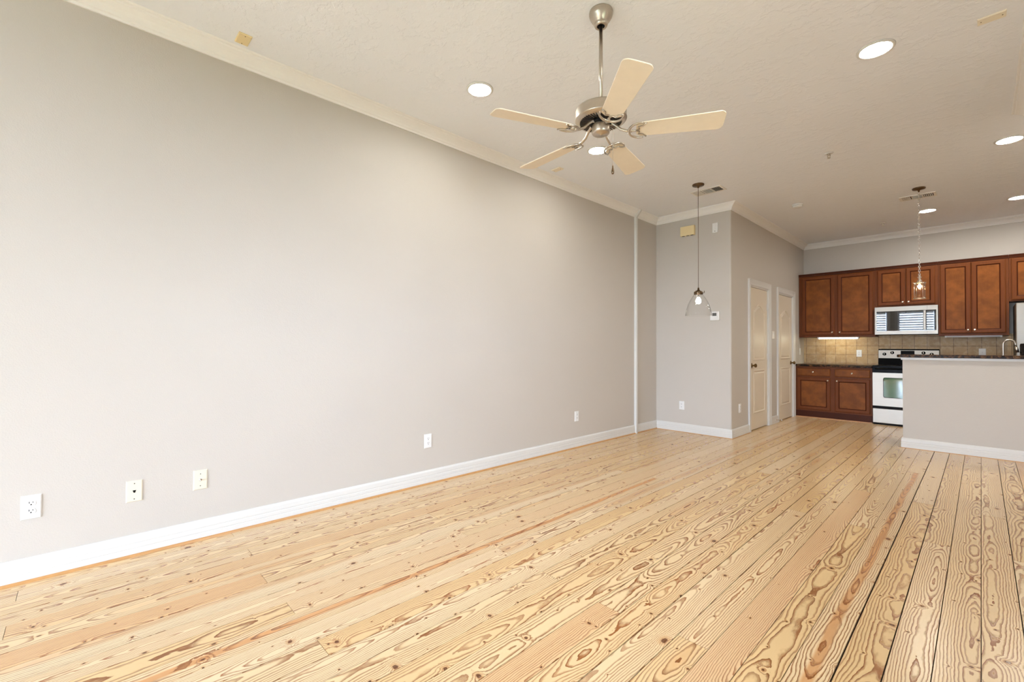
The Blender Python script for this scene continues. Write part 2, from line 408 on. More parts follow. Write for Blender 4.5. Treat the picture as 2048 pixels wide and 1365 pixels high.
# window wall behind the camera
mb = MB(); xs = 0; top = H
for (a, b, z0, z1) in WINS:
    mb.box(xs, a, YB-.12, YB, -.1, top).box(a, b, YB-.12, YB, z1, top)
    if z0 > -.05: mb.box(a, b, YB-.12, YB, -.1, z0)
    xs = b
mb.box(xs, XR+.12, YB-.12, YB, -.1, top)
struct(mb.build('wall_window_side', 'wall'))
for n, (a, b, z0, z1) in enumerate(WINS):
    nm = 'window_%d' % (n+1) if n < 2 else 'door_3'
    mb = MB(); t_ = .05 if n < 2 else .1
    mb.box(a, a+t_, YB-.11, YB-.06, z0, z1).box(b-t_, b, YB-.11, YB-.06, z0, z1).box(a+t_, b-t_, YB-.11, YB-.06, z0, z0+t_).box(a+t_, b-t_, YB-.11, YB-.06, z1-t_, z1)
    if n < 2: mb.box(a+t_, b-t_, YB-.105, YB-.065, (z0+z1)/2-.02, (z0+z1)/2+.02)
    fr = struct(mb.build(nm, 'trim'))
    MB().box(a+t_, b-t_, YB-.088, YB-.082, z0+t_, z1-t_).build('glass_pane', 'window_glass', fr)
    mb = MB(); cw = .08
    mb.box(a-cw, a, YB, YB+.02, max(z0-cw, 0), z1+cw).box(b, b+cw, YB, YB+.02, max(z0-cw, 0), z1+cw).box(a, b, YB, YB+.02, z1, z1+cw)
    if n < 2: mb.box(a, b, YB, YB+.03, z0-cw, z0)
    mb.build('casing', 'trim', fr)
    if n < 2:
        bl = MB(); bl.box(a+.055, b-.055, YB-.05, YB-.002, z1-.06, z1-.005)
        z = z1-.09
        while z > (.2 if n == 0 else 1.55):
            bl.prism([(YB-.049, z-.032), (YB-.008, z+.024), (YB-.006, z+.027), (YB-.047, z-.029)], 'x', a+.055, b-.055); z -= .09
        o = bl.build('window_blind', 'blind_slat')
        tag(o, ['white fully lowered slatted blind in the narrow window behind the camera', 'white half-lowered slatted blind in the wide window behind the camera'][n], 'blind', 'window blinds')
a, b, z0, z1 = SIDE; mb = MB()
mb.box(XR+.06, XR+.11, a, a+.05, z0, z1).box(XR+.06, XR+.11, b-.05, b, z0, z1).box(XR+.06, XR+.11, a+.05, b-.05, z0, z0+.05).box(XR+.06, XR+.11, a+.05, b-.05, z1-.05, z1)
fr = struct(mb.build('window_3', 'trim'))  # unseen fill window, added for its light on the left wall
MB().box(XR+.082, XR+.088, a+.05, b-.05, z0+.05, z1-.05).build('glass_pane', 'window_glass', fr)
MB().box(XR-.02, XR, a-.08, a, z0-.08, z1+.08).box(XR-.02, XR, b, b+.08, z0-.08, z1+.08).box(XR-.02, XR, a, b, z1, z1+.08).box(XR-.03, XR, a, b, z0-.08, z0).build('casing', 'trim', fr)
o = MB().box(-14, 16, -26, YB-.13, -.3, -.15).box(XR+.125, 16, YB-.13, YR-.13, -.3, -.15).build('lawn', 'lawn'); struct(o)

# crown moulding, one run per wall
loop = [(0, YB), (0, YC), (XC, YC), (XC, YK), (XK, YK), (XK, YR), (XR, YR), (XR, YB)]
cp = [(0, -.088), (.010, -.088), (.013, -.075), (.020, -.070), (.026, -.056), (.040, -.040), (.056, -.028), (.066, -.022), (.070, -.013), (.080, -.010), (.086, -.002), (.086, 0), (0, 0)]
cp = [(d, H+z) for d, z in cp]
for i in range(8):
    struct(sweep(loop, cp, i, True).build('trim_%d' % (i+1), 'trim_lit'), 'cream crown moulding')
# baseboards
bp = [(0, 0), (.018, 0), (.018, .040), (.0155, .043), (.0175, .047), (.0175, .066), (.0145, .070), (.0165, .075), (.0155, .104), (.011, .114), (.006, .118), (0, .118)]
sp_ = [(.018, 0), (.031, 0)] + [(.018+.013*math.cos(a*PI/12), .013*math.sin(a*PI/12)) for a in range(1, 7)]
bpath = [(0, YB), (0, YC), (XC, YC), (XC, D1[0]-.085)]
for i, nm in enumerate(('baseboard_left', 'baseboard_closet_front', 'baseboard_closet_side')):
    struct(sweep(bpath, bp, i).build(nm, 'trim'))
struct(sweep(bpath, sp_, 0).build('trim_9', 'shoe_wood'), 'thin orange wood shoe moulding at foot of left baseboard')
struct(sweep(bpath, [(d*.6+.0072, z*.45) for d, z in sp_], 1).build('trim_10', 'shoe_wood'))
struct(sweep(bpath, [(d*.6+.0072, z*.45) for d, z in sp_], 2).build('trim_11', 'shoe_wood'))
struct(sweep([(XC, D1[1]+.085), (XC, D2[0]-.085)], bp, 0).build('baseboard_between_doors', 'trim'))
struct(sweep([(XR, YR), (XR, YB)], bp, 0).build('baseboard_right', 'trim'))
# vertical cable raceway over wall, baseboard and crown
mb = MB(); y0, y1 = 5.487, 5.527
mb.prism([(0, 0), (.036, 0), (.036, H-.094), (.100, H-.016), (.100, H), (0, H)], 'y', y0, y1)
o = mb.build('cable_raceway', 'trim', bevel=.004)
tag(o, 'narrow cream vertical cable cover on the left wall from floor to ceiling', 'cable cover')

# ------------------------------------------------------------------ interior doors
def make_door(name, ya, yb, label, knob_left):
    w_ = yb-ya
    root = thing(name, label, 'door', (XC, (ya+yb)/2, 0), PI/2); root['kind'] = 'structure'; del root['category']
    hw = w_/2; cw = .085
    # casing
    mb = MB()
    pf = [(0, 0), (0, -.012), (.02, -.016), (.03, -.013), (.065, -.018), (.08, -.022), (cw, -.02), (cw, 0)]
    # left, right legs and head as mitred moulding
    inner = [(-hw, 0), (-hw, DT), (hw, DT), (hw, 0)]
    loops = []
    for d, y in pf:
        loops.append([mb.b.verts.new(p) for p in ((-hw-d, y, 0), (-hw-d, y, DT+d), (hw+d, y, DT+d), (hw+d, y, 0))])
    for A, B in zip(loops, loops[1:]+[loops[0]]):
        for k in range(3): mb.b.faces.new((A[k], A[k+1], B[k+1], B[k]))
    for k in (0, 3): mb.b.faces.new([l_[k] for l_ in loops])
    mb.build('casing', 'trim', root)
    mb = MB(); j = .018
    mb.box(-hw, -hw+j, 0, .11, 0, DT).box(hw-j, hw, 0, .11, 0, DT).box(-hw+j, hw-j, 0, .11, DT-j, DT)
    mb.build('jamb', 'trim', root)
    # slab with two moulded panels
    a, b = -hw+j+.003, hw-j-.003; zt = DT-j-.004; zb = .012; yf = .012
    mb = MB(); mb.box(a, b, yf, yf+.035, zb, zt)
    pm = [(0, yf-.0005), (.005, yf-.010), (.015, yf-.010), (.024, yf-.001), (.032, yf-.0008), (.048, yf-.008)]
    xa, xb = a+.125, b-.125
    def panel(path):
        loops = mb.ring(path, pm); mb.b.faces.new(loops[-1])
    panel([(xb, .24), (xb, .86), (xa, .86), (xa, .24)][::-1] if False else [(xa, .24), (xb, .24), (xb, .86), (xa, .86)])
    mid = (xa+xb)/2; hwid = (xb-xa)/2; n = 14; zs = 1.72; top = []
    for k in range(n+1):
        u = 1-2*k/n; au = abs(u)
        z = zs + .095*(0.5+0.5*math.cos(PI*au))**.75 if au < 1 else zs
        top.append((mid+u*hwid, z))
    panel([(xa, 1.0), (xb, 1.0)] + top)
    sl = mb.build('slab', 'door_paint', root)
    kx = a+.065 if knob_left else b-.065
    kb = MB(); kb.lathe([(.0, 0), (.033, 0), (.033, -.006), (.026, -.010), (.012, -.014), (.010, -.032), (.020, -.040), (.028, -.050), (.027, -.062), (.016, -.070), (.0, -.071)], (kx, yf, .93), 24, 'y')
    kb.build('knob', 'brass', root)
    hx = (b+.004) if knob_left else (a-.004)
    for hz in (.28, 1.05, 1.80):
        hb = MB(); hb.lathe([(.0065, -.045), (.0065, .045)], (hx, yf-.006, hz), 12)
        hb.lathe([(.004, .045), (.005, .049), (.003, .053)], (hx, yf-.006, hz), 12); hb.box(hx-.028, hx+.020, yf-.003, yf-.0005, hz-.045, hz+.045)
        hb.build('hinge', 'trim', root)
    return root
make_door('door_1', *D1, 'cream two-panel arched door nearer the camera, knob on its left edge', True)
make_door('door_2', *D2, 'cream two-panel arched door next to the kitchen cabinets, knob on its right edge', False)

# ------------------------------------------------------------------ wall plates (front faces local -y)
def plate_mesh(w_=.072, h_=.118, t_=.006):
    mb = MB(); e = .004
    A = [(-w_/2, -h_/2), (w_/2, -h_/2), (w_/2, h_/2), (-w_/2, h_/2)]
    L = mb.ring(A, [(0, 0), (0, -t_*.45), (e, -t_)]); mb.b.faces.new(L[-1]); mb.b.faces.new(L[0]); return mb
def screw(x, z, parent, y=-.006, r=.0028, m_='dark_slot'):
    return MB().lathe([(0, y), (r, y), (r*.8, y-.0012), (0, y-.0014)], (x, 0, z), 12, 'y').build('screw', m_, parent)
def outlet(label, loc, rz, first=True):
    root = thing('wall_outlet', label, 'outlet', loc, rz, 'white duplex outlets')
    plate_mesh().build('cover_plate', 'white_plastic', root)
    for s_ in (1, -1):
        z = .0195*s_; mb = MB(); pts = []
        for k in range(28):
            an = 2*PI*k/28; pts.append((.0172*math.cos(an), z+max(-.0138, min(.0138, .0172*math.sin(an)))))
        L = mb.ring(pts, [(0, -.0055), (.0006, -.0085)]); mb.b.faces.new(L[-1])
        rc = mb.build('receptacle', 'white_plastic', root)
        sl = MB(); sl.box(-.0078, -.0052, -.0092, -.0084, z+.0005, z+.0095).box(.0052, .0076, -.0092, -.0084, z+.0015, z+.0090)
        sl.lathe([(0, -.0084), (.0030, -.0084), (.0030, -.0092), (0, -.0092)], (0, 0, z-.0062), 12, 'y')
        sl.build('slots', 'dark_slot', rc)
    screw(0, 0, root, m_='white_plastic', y=-.006)
    return root
RL = PI/2
o1 = outlet('white outlet on the left wall, nearest the camera, left of the almond plates', (0, -.174, .367), RL)
dup(o1, (0, 2.163, .367), RL, 'white outlet on the left wall, alone midway along the long blank wall')
dup(o1, (0, 4.222, .366), RL, 'small white outlet on the left wall nearest the vertical cable cover')
dup(o1, (.388, YC, .369), 0, 'white outlet low on the closet wall that faces the camera')
dup(o1, (XC, 6.398, .368), RL, 'white outlet just left of the nearer cream door')
dup(o1, (1.865, YK-.012, 1.095), 0, 'white outlet on the tile backsplash under the lit cabinet')
r = thing('phone_plate', 'almond wall plate with a black phone jack on the left wall', 'wall plate', (0, .223, .36), RL)
plate_mesh().build('cover_plate', 'almond_plastic', r); screw(0, .043, r); screw(0, -.043, r)
MB().prism([(-.008, .006), (.008, .006), (.003, -.008), (-.003, -.008)], 'y', -.0068, -.0058).build('phone_jack', 'black_matte', r)
r = thing('cable_plate', 'almond wall plate with a metal coaxial stub on the left wall', 'wall plate', (0, .532, .362), RL)
plate_mesh().build('cover_plate', 'almond_plastic', r); screw(0, .036, r); screw(0, -.036, r)
MB().lathe([(0, -.004), (.0072, -.004), (.0072, -.009), (.0046, -.009), (.0046, -.018), (0, -.018)], (0, 0, 0), 12, 'y').build('coaxial_connector', 'chrome', r)
r = thing('wall_outlet', 'grey outlet on the backsplash above the bar counter, left of the faucet', 'outlet', (3.316, YK-.012, 1.125), 0)
plate_mesh(.074, .118).build('cover_plate', 'vent_paint', r)
for s_ in (1, -1):
    MB().box(-.017, .017, -.0085, -.005, .0195*s_-.013, .0195*s_+.013).build('receptacle', 'vent_paint', r, bevel=.003)
screw(0, 0, r)
def switch_plate(label, loc, rz):
    r = thing('light_switch', label, 'light switch', loc, rz, 'white light switches')
    plate_mesh().build('cover_plate', 'white_plastic', r); screw(0, .03, r, m_='white_plastic'); screw(0, -.03, r, m_='white_plastic')
    MB().prism([(-.0055, -.012), (-.0125, .010), (-.0055, .012)], 'x', -.005, .005).build('toggle', 'white_plastic', r)
    return r
switch_plate('white light switch on the closet wall above the kitchen counter', (XC, 9.30, 1.12), RL)
r = thing('light_switch', 'pale switch plate on the wall strip between the two cream doors', 'light switch', (XC, 7.805, 1.385), RL)
plate_mesh(.105, .118).build('cover_plate', 'vent_paint', r)
for x in (-.024, .024): MB().prism([(-.0055, -.032), (-.0095, .03), (-.0055, .033)], 'x', x-.016, x+.016).build('rocker', 'white_plastic', r)
r = thing('door_chime', 'cream box of a door chime high on the closet wall', 'door chime', (.487, YC, 2.807))
MB().box(-.1, .1, -.045, 0, -.066, .066).build('housing', 'cream_plastic', r, bevel=.006)
for x in (-.06, 0, .06): MB().box(x-.018, x+.018, -.036, -.012, -.068, -.0655).build('sound_slot', 'dark_slot', r)
r = thing('alarm_siren', 'flat white plate high on the closet wall near its corner', 'wall plate', (.857, YC, 2.783))
MB().box(-.036, .036, -.016, 0, -.065, .065).build('housing', 'white_plastic', r, bevel=.004)
MB().box(-.012, .012, -.0185, -.0155, -.02, .05).build('raised_rib', 'white_plastic', r)
MB().lathe([(0, -.0155), (.005, -.0155), (.005, -.0175), (0, -.0175)], (0, 0, -.045), 12, 'y').build('indicator', 'screen_grey', r)
r = thing('thermostat', 'white square thermostat with a grey display on the closet wall', 'thermostat', (.853, YC, 1.604))
MB().box(-.060, .060, -.026, 0, -.060, .060).build('housing', 'white_plastic', r, bevel=.006)
MB().box(-.028, .026, -.0275, -.0255, .000, .040).build('display', 'screen_grey', r)
for x in (-.02, 0, .02): MB().box(x-.007, x+.007, -.0285, -.0255, -.035, -.027).build('button', 'white_plastic', r)
r = thing('door_stop', 'small spring door stop on the baseboard between the two doors', 'door stop', (XC+.0175, 7.90, .055), RL)
MB().lathe([(0, 0), (.011, 0), (.011, -.004), (0, -.004)], (0, 0, 0), 14, 'y').build('mount', 'chrome', r)
MB().tube([(.0055*math.cos(k*.9), -.004-k*.0009, .0055*math.sin(k*.9)) for k in range(70)], .0012, 6).build('spring', 'chrome', r)
MB().lathe([(0, -.066), (.008, -.066), (.0085, -.078), (.006, -.081), (0, -.081)], (0, 0, 0), 14, 'y').build('tip', 'white_plastic', r)

# ------------------------------------------------------------------ ceiling fixtures
def can(label, x, y):
    r = thing('recessed_light', label, 'ceiling light', (x, y, H), 0, 'recessed ceiling lights')
    MB().lathe([(.078, 0), (.098, 0), (.098, -.004), (.092, -.008), (.082, -.009), (.078, -.004)], seg=48, closed=True).build('trim_ring', 'trim', r)
    MB().lathe([(0, -.001), (.0775, -.001), (.0775, -.0045), (0, -.005)], seg=48).build('lens', 'can_glow_dim', r)
    return r
cn = can('lit round recessed light on the ceiling left of the fan blades', .774, 2.085)
for x, y, lb in ((.775, 3.545, 'lit round recessed light seen just below the fan hub'), (2.856, 3.595, 'largest lit recessed light, at upper right of the picture'),
                 (3.493, 6.02, 'lit recessed light at right edge, above the sprinkler heads'), (2.811, 8.33, 'lit recessed light beside the chain of the cylinder pendant'),
                 (3.638, 8.40, 'lit recessed light at right edge close to the kitchen crown moulding'),
                 (2.856, 2.085, 'added unseen recessed light above the camera side of the fan'), (4.465, 8.40, 'added unseen recessed light above the refrigerator aisle'),
                 (4.465, 6.02, 'added unseen recessed light above the right end of the bar counter')):  # last three are unseen lamps added for more light
    q = dup(cn, (x, y, H), 0, lb)
    if y > 5.5:
        ln = [c_ for c_ in q.children if c_.name.startswith('lens')][0]; ln.data = ln.data.copy(); ln.data.materials[0] = M['can_glow']
def blank(label, x, y, m_, name='blank_plate'):
    r = thing(name, label, 'ceiling plate', (x, y, H), 0, 'blank plates on the ceiling')
    mb = MB(); L = []
    for d, z in ((0, 0), (0, -.004), (.004, -.008)):
        L.append([mb.b.verts.new(p) for p in ((-.057+d, -.036+d, z), (.057-d, -.036+d, z), (.057-d, .036-d, z), (-.057+d, .036-d, z))])
    for A, B in zip(L, L[1:]):
        for k in range(4): mb.b.faces.new((A[k], A[(k+1) % 4], B[(k+1) % 4], B[k]))
    mb.b.faces.new(L[0]); mb.b.faces.new(L[-1]); mb.build('cover_plate', m_, r)
    for x_ in (-.042, .042): MB().lathe([(0, -.008), (.003, -.008), (.0025, -.0095), (0, -.0095)], (x_, 0, 0), 10).build('screw', 'brass', r)
    return r
blank('yellowed cream blank plate on the ceiling above the left wall', .18, .695, 'cream_plastic')
blank('cream blank plate at top right corner of the ceiling', 3.358, 3.72, 'plate_cream')
blank('pale blank plate on the ceiling behind the lower left fan blade', .205, 3.625, 'plate_cream')
def sprinkler(label, x, y):
    r = thing('fire_sprinkler', label, 'sprinkler', (x, y, H), 0, 'ceiling fire sprinklers')
    MB().lathe([(.012, 0), (.037, 0), (.035, -.005), (.026, -.011), (.012, -.012)], seg=28, closed=True).build('escutcheon', 'trim', r)
    mb = MB(); mb.lathe([(0, 0), (.010, 0), (.010, -.022), (.006, -.026), (0, -.026)], seg=16)
    for s_ in (1, -1): mb.tube([(.009*s_, 0, -.02), (.012*s_, 0, -.032), (.003*s_, 0, -.046)], .0022, 8)
    mb.build('frame', 'nickel', r)
    MB().lathe([(0, -.046), (.013, -.047), (.013, -.049), (0, -.049)], seg=20).build('deflector', 'nickel', r)
    return r
sprinkler('fire sprinkler head nearer the camera, at centre right of ceiling', 2.297, 5.2)
sprinkler('fire sprinkler head close to the kitchen crown moulding', 2.298, 8.68)
r = thing('smoke_detector', 'round white smoke detector on the ceiling beside the closet crown moulding', 'smoke detector', (1.645, 6.78, H))
MB().lathe([(0, 0), (.068, 0), (.068, -.012), (0, -.012)], seg=40).build('base', 'white_plastic', r)
MB().lathe([(0, -.012), (.056, -.012), (.056, -.030), (.048, -.040), (0, -.042)], seg=40).build('cover', 'white_plastic', r)
MB().lathe([(0, -.041), (.012, -.041), (.011, -.045), (0, -.045)], (.02, -.02, 0), seg=16).build('test_button', 'vent_paint', r)
def vent(label, x, y, w_, d_):
    r = thing('air_vent', label, 'air vent', (x, y, H), 0, 'white ceiling air vents')
    a, b = w_/2, d_/2; e = .024
    mb = MB(); mb.box(-a, a, -b, -b+e, -.007, 0).box(-a, a, b-e, b, -.007, 0).box(-a, -a+e, -b+e, b-e, -.007, 0).box(a-e, a, -b+e, b-e, -.007, 0)
    th = (w_-2*e)/3
    for k in (1, 2): mb.box(-a+e+k*th-.006, -a+e+k*th+.006, -b+e, b-e, -.007, 0)
    mb.build('frame', 'vent_paint', r)
    MB().box(-a+e, a-e, -b+e, b-e, -.0012, -.0002).build('duct_opening', 'dark_slot', r)
    for k in range(3):
        x0 = -a+e+k*th+.007; x1 = x0+th-.014; mb = MB()
        if k == 1:
            n = 5
            for i in range(n):
                yy = -b+e+.006+i*(d_-2*e-.006)/n; mb.prism([(yy+.006, -.0015), (yy+.009, -.0015), (yy+.006, -.010), (yy+.003, -.010)], 'x', x0, x1)
        else:
            n = 5; s_ = -1 if k == 0 else 1
            for i in range(n):
                xx = x0+.004+i*(x1-x0)/n; sh = .010*s_
                mb.prism([(xx, -.0015), (xx+.003, -.0015), (xx+.003+sh, -.012), (xx+sh, -.012)], 'y', -b+e+.002, b-e-.002)
        mb.build('louver', 'vent_paint', r)
vent('white louvred ceiling vent behind the bell glass pendant', 1.045, 5.42, .36, .20)
vent('white louvred ceiling vent behind the cylinder pendant canopy', 2.77, 7.47, .34, .20)

# ceiling fan
FX, FY = 1.836, 2.088
r = thing('ceiling_fan', 'five-blade ceiling fan with pale wood blades and brushed nickel housing', 'ceiling fan', (FX, FY, H))
z = lambda v: v-H
MB().lathe([(0, 0), (.064, 0), (.066, -.008), (.063, -.012), (.066, -.016), (.062, -.032), (.052, -.050), (.040, -.063), (.037, -.068), (.038, -.074), (.034, -.084), (.024, -.087), (.020, -.080), (0, -.080)], seg=40).build('canopy', 'nickel', r)
MB().lathe([(.021, -.0845), (.019, -.0865), (.014, -.0805), (.014, -.079)], seg=24).build('canopy_collar', 'black_matte', r)
MB().lathe([(0, -.07), (.0105, -.07), (.0105, z(2.50)), (0, z(2.50))], seg=20).build('downrod', 'nickel', r)
mt = MB().lathe([(0, z(2.545)), (.022, z(2.545)), (.024, z(2.524)), (.10, z(2.521)), (.136, z(2.514)), (.141, z(2.506)), (.141, z(2.462)), (.143, z(2.458)), (.141, z(2.454)), (.132, z(2.447)), (.118, z(2.443)), (.062, z(2.441)), (.060, z(2.455)), (0, z(2.455))], seg=56).build('motor_housing', 'nickel', r)
mb = MB()
for k in range(48):
    a = 2*PI*k/48; ca, sa = math.cos(a), math.sin(a); nx, ny = -sa, ca
    v_ = [mb.b.verts.new((ca*rr_+nx*hw_, sa*rr_+ny*hw_, zz)) for zz in (z(2.4425), z(2.4398)) for rr_, hw_ in ((.074, -.0013), (.074, .0013), (.116, .0026), (.116, -.0026))]
    for q in ((0, 1, 2, 3), (4, 5, 6, 7), (0, 1, 5, 4), (1, 2, 6, 5), (2, 3, 7, 6), (3, 0, 4, 7)): mb.b.faces.new([v_[i] for i in q])
mb.build('cooling_slots', 'dark_slot', mt)
MB().lathe([(0, z(2.452)), (.058, z(2.452)), (.058, z(2.428)), (.046, z(2.426)), (0, z(2.426))], seg=40).build('flywheel', 'black_matte', r)
MB().lathe([(0, z(2.432)), (.048, z(2.432)), (.050, z(2.428)), (.050, z(2.388)), (.047, z(2.378)), (.040, z(2.374)), (.006, z(2.3725)), (.005, z(2.370)), (0, z(2.3695))], seg=40).build('switch_housing', 'nickel', r)
ZB = 2.380
angs = [31.5+72*k for k in range(5)]
def blade_mesh():
    mb = MB(); r0_, r1_ = .192, .640; out = []
    hw = lambda t_: .054+.016*t_
    n = 8
    pts = [(r0_+.016, -hw(0)), ]
    L1 = [(r0_+.02+(r1_-.05-r0_)*k/10, hw(k/10)) for k in range(11)]
    tipc = [(r1_-.03+.03*math.sin(a*PI/12), hw(1)-.032+.032*math.cos(a*PI/12)) for a in range(0, 7)]
    up_ = [(r0_, hw(0)-.02)] + L1 + tipc
    out = up_ + [(x, -y) for x, y in reversed(up_)]
    mb.prism(out, 'z', -.003, .003)
    return mb
for i, an in enumerate(angs):
    b_ = blade_mesh().build('fan_blade', 'blade_wood', r, bevel=.0015)
    b_.rotation_euler = (math.radians(-12), 0, math.radians(an)); b_.location = (0, 0, z(ZB))
    mb = MB()
    mb.tube([(.050, 0, .056), (.062, 0, .056), (.082, 0, .040), (.108, 0, .012), (.140, 0, -.002), (.170, 0, -.005)], [.010, .0095, .008, .0075, .0075, .009], 10)
    arcp = [(.215-.062*math.cos(a), .060*math.sin(a), -.0075) for a in [(-PI/2*1.15)+k*(PI*1.15)/16 for k in range(17)]]
    mb.tube(arcp, [.004+.003*math.sin(PI*k/16) for k in range(17)], 8)
    mb.tube([(.245, .056, -.007), (.227, .034, -.0075), (.203, .028, -.0075), (.209, .010, -.0075), (.193, 0, -.0075), (.209, -.010, -.0075), (.203, -.028, -.0075), (.227, -.034, -.0075), (.245, -.056, -.007)], .004, 8)
    mb.tube([(.162, 0, -.0065), (.193, 0, -.0075)], .005, 8)
    br_ = mb.build('blade_bracket', 'nickel', b_)
px, py = .037, .038
chn = MB()
chn.tube([(.044, .030, z(2.405)), (.052, .036, z(2.403)), (.054, .038, z(2.39)), (.054, .038, z(2.195))], .0011, 6)
for k in range(48): chn.lathe([(0, -.0016), (.0016, 0), (0, .0016)], (.054, .038, z(2.395)-k*.0042), 6)
ch = chn.build('pull_chain', 'nickel', r)
MB().lathe([(0, 0), (.002, 0), (.004, -.006), (.0035, -.012), (.0075, -.030), (.0080, -.040), (.005, -.048), (0, -.050)], (.054, .038, z(2.195)), 18).build('chain_fob', 'bronze', ch)

# bell glass pendant
r = thing('pendant_light', 'bell-shaped clear glass pendant hanging by a cord in front of the closet wall', 'pendant light', (1.052, 5.13, H))
z = lambda v: v-H
MB().lathe([(0, 0), (.064, 0), (.066, -.006), (.062, -.016), (.030, -.021), (.012, -.024), (.009, -.040), (0, -.041)], seg=36).build('canopy', 'bronze', r)
MB().tube([(0, 0, -.035), (0, 0, z(1.862))], .0028, 8).build('cord', 'bronze', r)
mb = MB(); mb.lathe([(0, z(1.875)), (.009, z(1.873)), (.011, z(1.850)), (.024, z(1.835)), (.046, z(1.828)), (.049, z(1.822)), (.049, z(1.796)), (.046, z(1.792)), (.020, z(1.795)), (0, z(1.795))], seg=32)
for k in range(3):
    a = 2*PI*k/3+.5; mb.tube([(.046*math.cos(a), .046*math.sin(a), z(1.812)), (.062*math.cos(a), .062*math.sin(a), z(1.812)), (.062*math.cos(a), .062*math.sin(a), z(1.835))], .004, 8)
mb.build('socket_cap', 'bronze', r)
outp = [(.042, z(1.805)), (.050, z(1.790)), (.072, z(1.760)), (.096, z(1.720)), (.116, z(1.675)), (.131, z(1.625)), (.141, z(1.580)), (.145, z(1.548))]
MB().lathe(outp+[(r_-.0028, z_) for r_, z_ in reversed(outp)], seg=48, closed=True).build('glass_shade', 'shade_glass', r)
mb = MB().lathe([(0, z(1.795)), (.0135, z(1.795)), (.0135, z(1.762)), (0, z(1.762))], seg=20); bb = mb.build('bulb_socket', 'bulb_base', r)
MB().lathe([(0, z(1.764)), (.012, z(1.763)), (.018, z(1.750)), (.027, z(1.732)), (.030, z(1.716)), (.026, z(1.698)), (.014, z(1.687)), (0, z(1.685))], seg=24).build('bulb', 'bulb_white', r)

# cylinder glass pendant on a chain
r = thing('pendant_light', 'small clear glass cylinder pendant on a chain above the bar counter', 'pendant light', (2.809, 7.09, H))
MB().lathe([(0, 0), (.060, 0), (.062, -.006), (.058, -.016), (.026, -.021), (.010, -.026), (.008, -.045), (0, -.046)], seg=36).build('canopy', 'bronze', r)
chn = MB(); zz = -.046; k = 0
while zz > z(2.055):
    pts = []
    for q in range(12):
        a = 2*PI*q/12; xx = .0085*math.cos(a); hh = .015*math.sin(a)
        pts.append((xx, 0, zz-.013+hh) if k % 2 else (0, xx, zz-.013+hh))
    chn.tube(pts, .0032, 6, closed=True); zz -= .0235; k += 1
chn.tube([(0, 0, -.04), (0, 0, z(2.04))], .0016, 6)
chn.build('chain', 'chrome', r)
mb = MB(); mb.lathe([(0, z(2.05)), (.007, z(2.045)), (.007, z(2.03)), (.018, z(2.022)), (.018, z(2.012)), (.009, z(2.004)), (.014, z(1.985)), (.022, z(1.978)), (.022, z(1.962)), (.012, z(1.958)), (.012, z(1.930)), (0, z(1.930))], seg=28)
mb.build('socket', 'nickel', r)
mb = MB()
for zz in (1.955, 1.772):
    mb.lathe([(.052, z(zz)), (.056, z(zz)), (.056, z(zz-.006)), (.052, z(zz-.006))], seg=40, closed=True)
for k in range(2):
    a = k*PI/2+.6; mb.tube([(.066*math.cos(a), .066*math.sin(a), z(1.952)), (-.066*math.cos(a), -.066*math.sin(a), z(1.952))], .003, 8)
for k in range(4):
    a = k*PI/2+.6; mb.tube([(.055*math.cos(a), .055*math.sin(a), z(1.952)), (.055*math.cos(a), .055*math.sin(a), z(1.768))], .0022, 8)
mb.build('wire_frame', 'nickel', r)
MB().lathe([(.050, z(1.948)), (.050, z(1.772)), (.0475, z(1.772)), (.0475, z(1.948))], seg=40, closed=True).build('glass_shade', 'shade_glass', r)
MB().lathe([(0, z(1.932)), (.010, z(1.931)), (.017, z(1.918)), (.018, z(1.908)), (.013, z(1.894)), (.004, z(1.884)), (0, z(1.880))], seg=20).build('bulb', 'bulb_warm', r)

# ------------------------------------------------------------------ kitchen
struct(MB().box(XC, 3.64, YK-.012, YK, .905, 1.40).build('trim_12', 'tile'), 'tan square stone tile backsplash')
struct(MB().box(XC, XC+.003, YK-.36, YK-.012, .905, 1.372).build('trim_13', 'wall'))
def cab_door(parent, x0, x1, z0, z1, y, name='cabinet_door', knob=None, drawer=False):
    """shaker-like raised frame with an ogee step, thin dark glaze line and flat centre; front at y, back at y+.02"""
    mb = MB(); fw_ = .058 if not drawer else .0
    A = [(x0, z0), (x1, z0), (x1, z1), (x0, z1)]
    if drawer:
        L = mb.ring(A, [(0, y+.02), (0, y+.006), (.006, y+.001), (.010, y), ]); mb.b.faces.new(L[-1]); mb.b.faces.new(L[0])
        d_ = mb.build(name, ['cherry'], parent)
    else:
        L = mb.ring(A, [(0, y+.02), (0, y+.006), (.006, y+.001), (.010, y), (fw_-.012, y), (fw_-.008, y+.003)])
        mb.b.faces.new(L[0])
        n0 = len(mb.b.faces)
        L2 = mb.ring(A, [(fw_-.008, y+.003), (fw_-.004, y+.0045), (fw_, y+.008), (fw_+.003, y+.009)], 1)
        L3 = mb.ring(A, [(fw_+.003, y+.009), (fw_+.006, y+.009)], 2); f = mb.b.faces.new(L3[-1]); f.material_index = 2
        d_ = mb.build(name, ['cherry_frame', 'glaze', 'cherry'], parent)
    if knob:
        MB().lathe([(0, y+.001), (.007, y), (.005, y-.006), (.005, y-.012), (.0135, y-.018), (.0155, y-.024), (.011, y-.029), (0, y-.030)], (knob[0], 0, knob[1]), 18, 'y').build('knob', 'knob_metal', d_)
    return d_
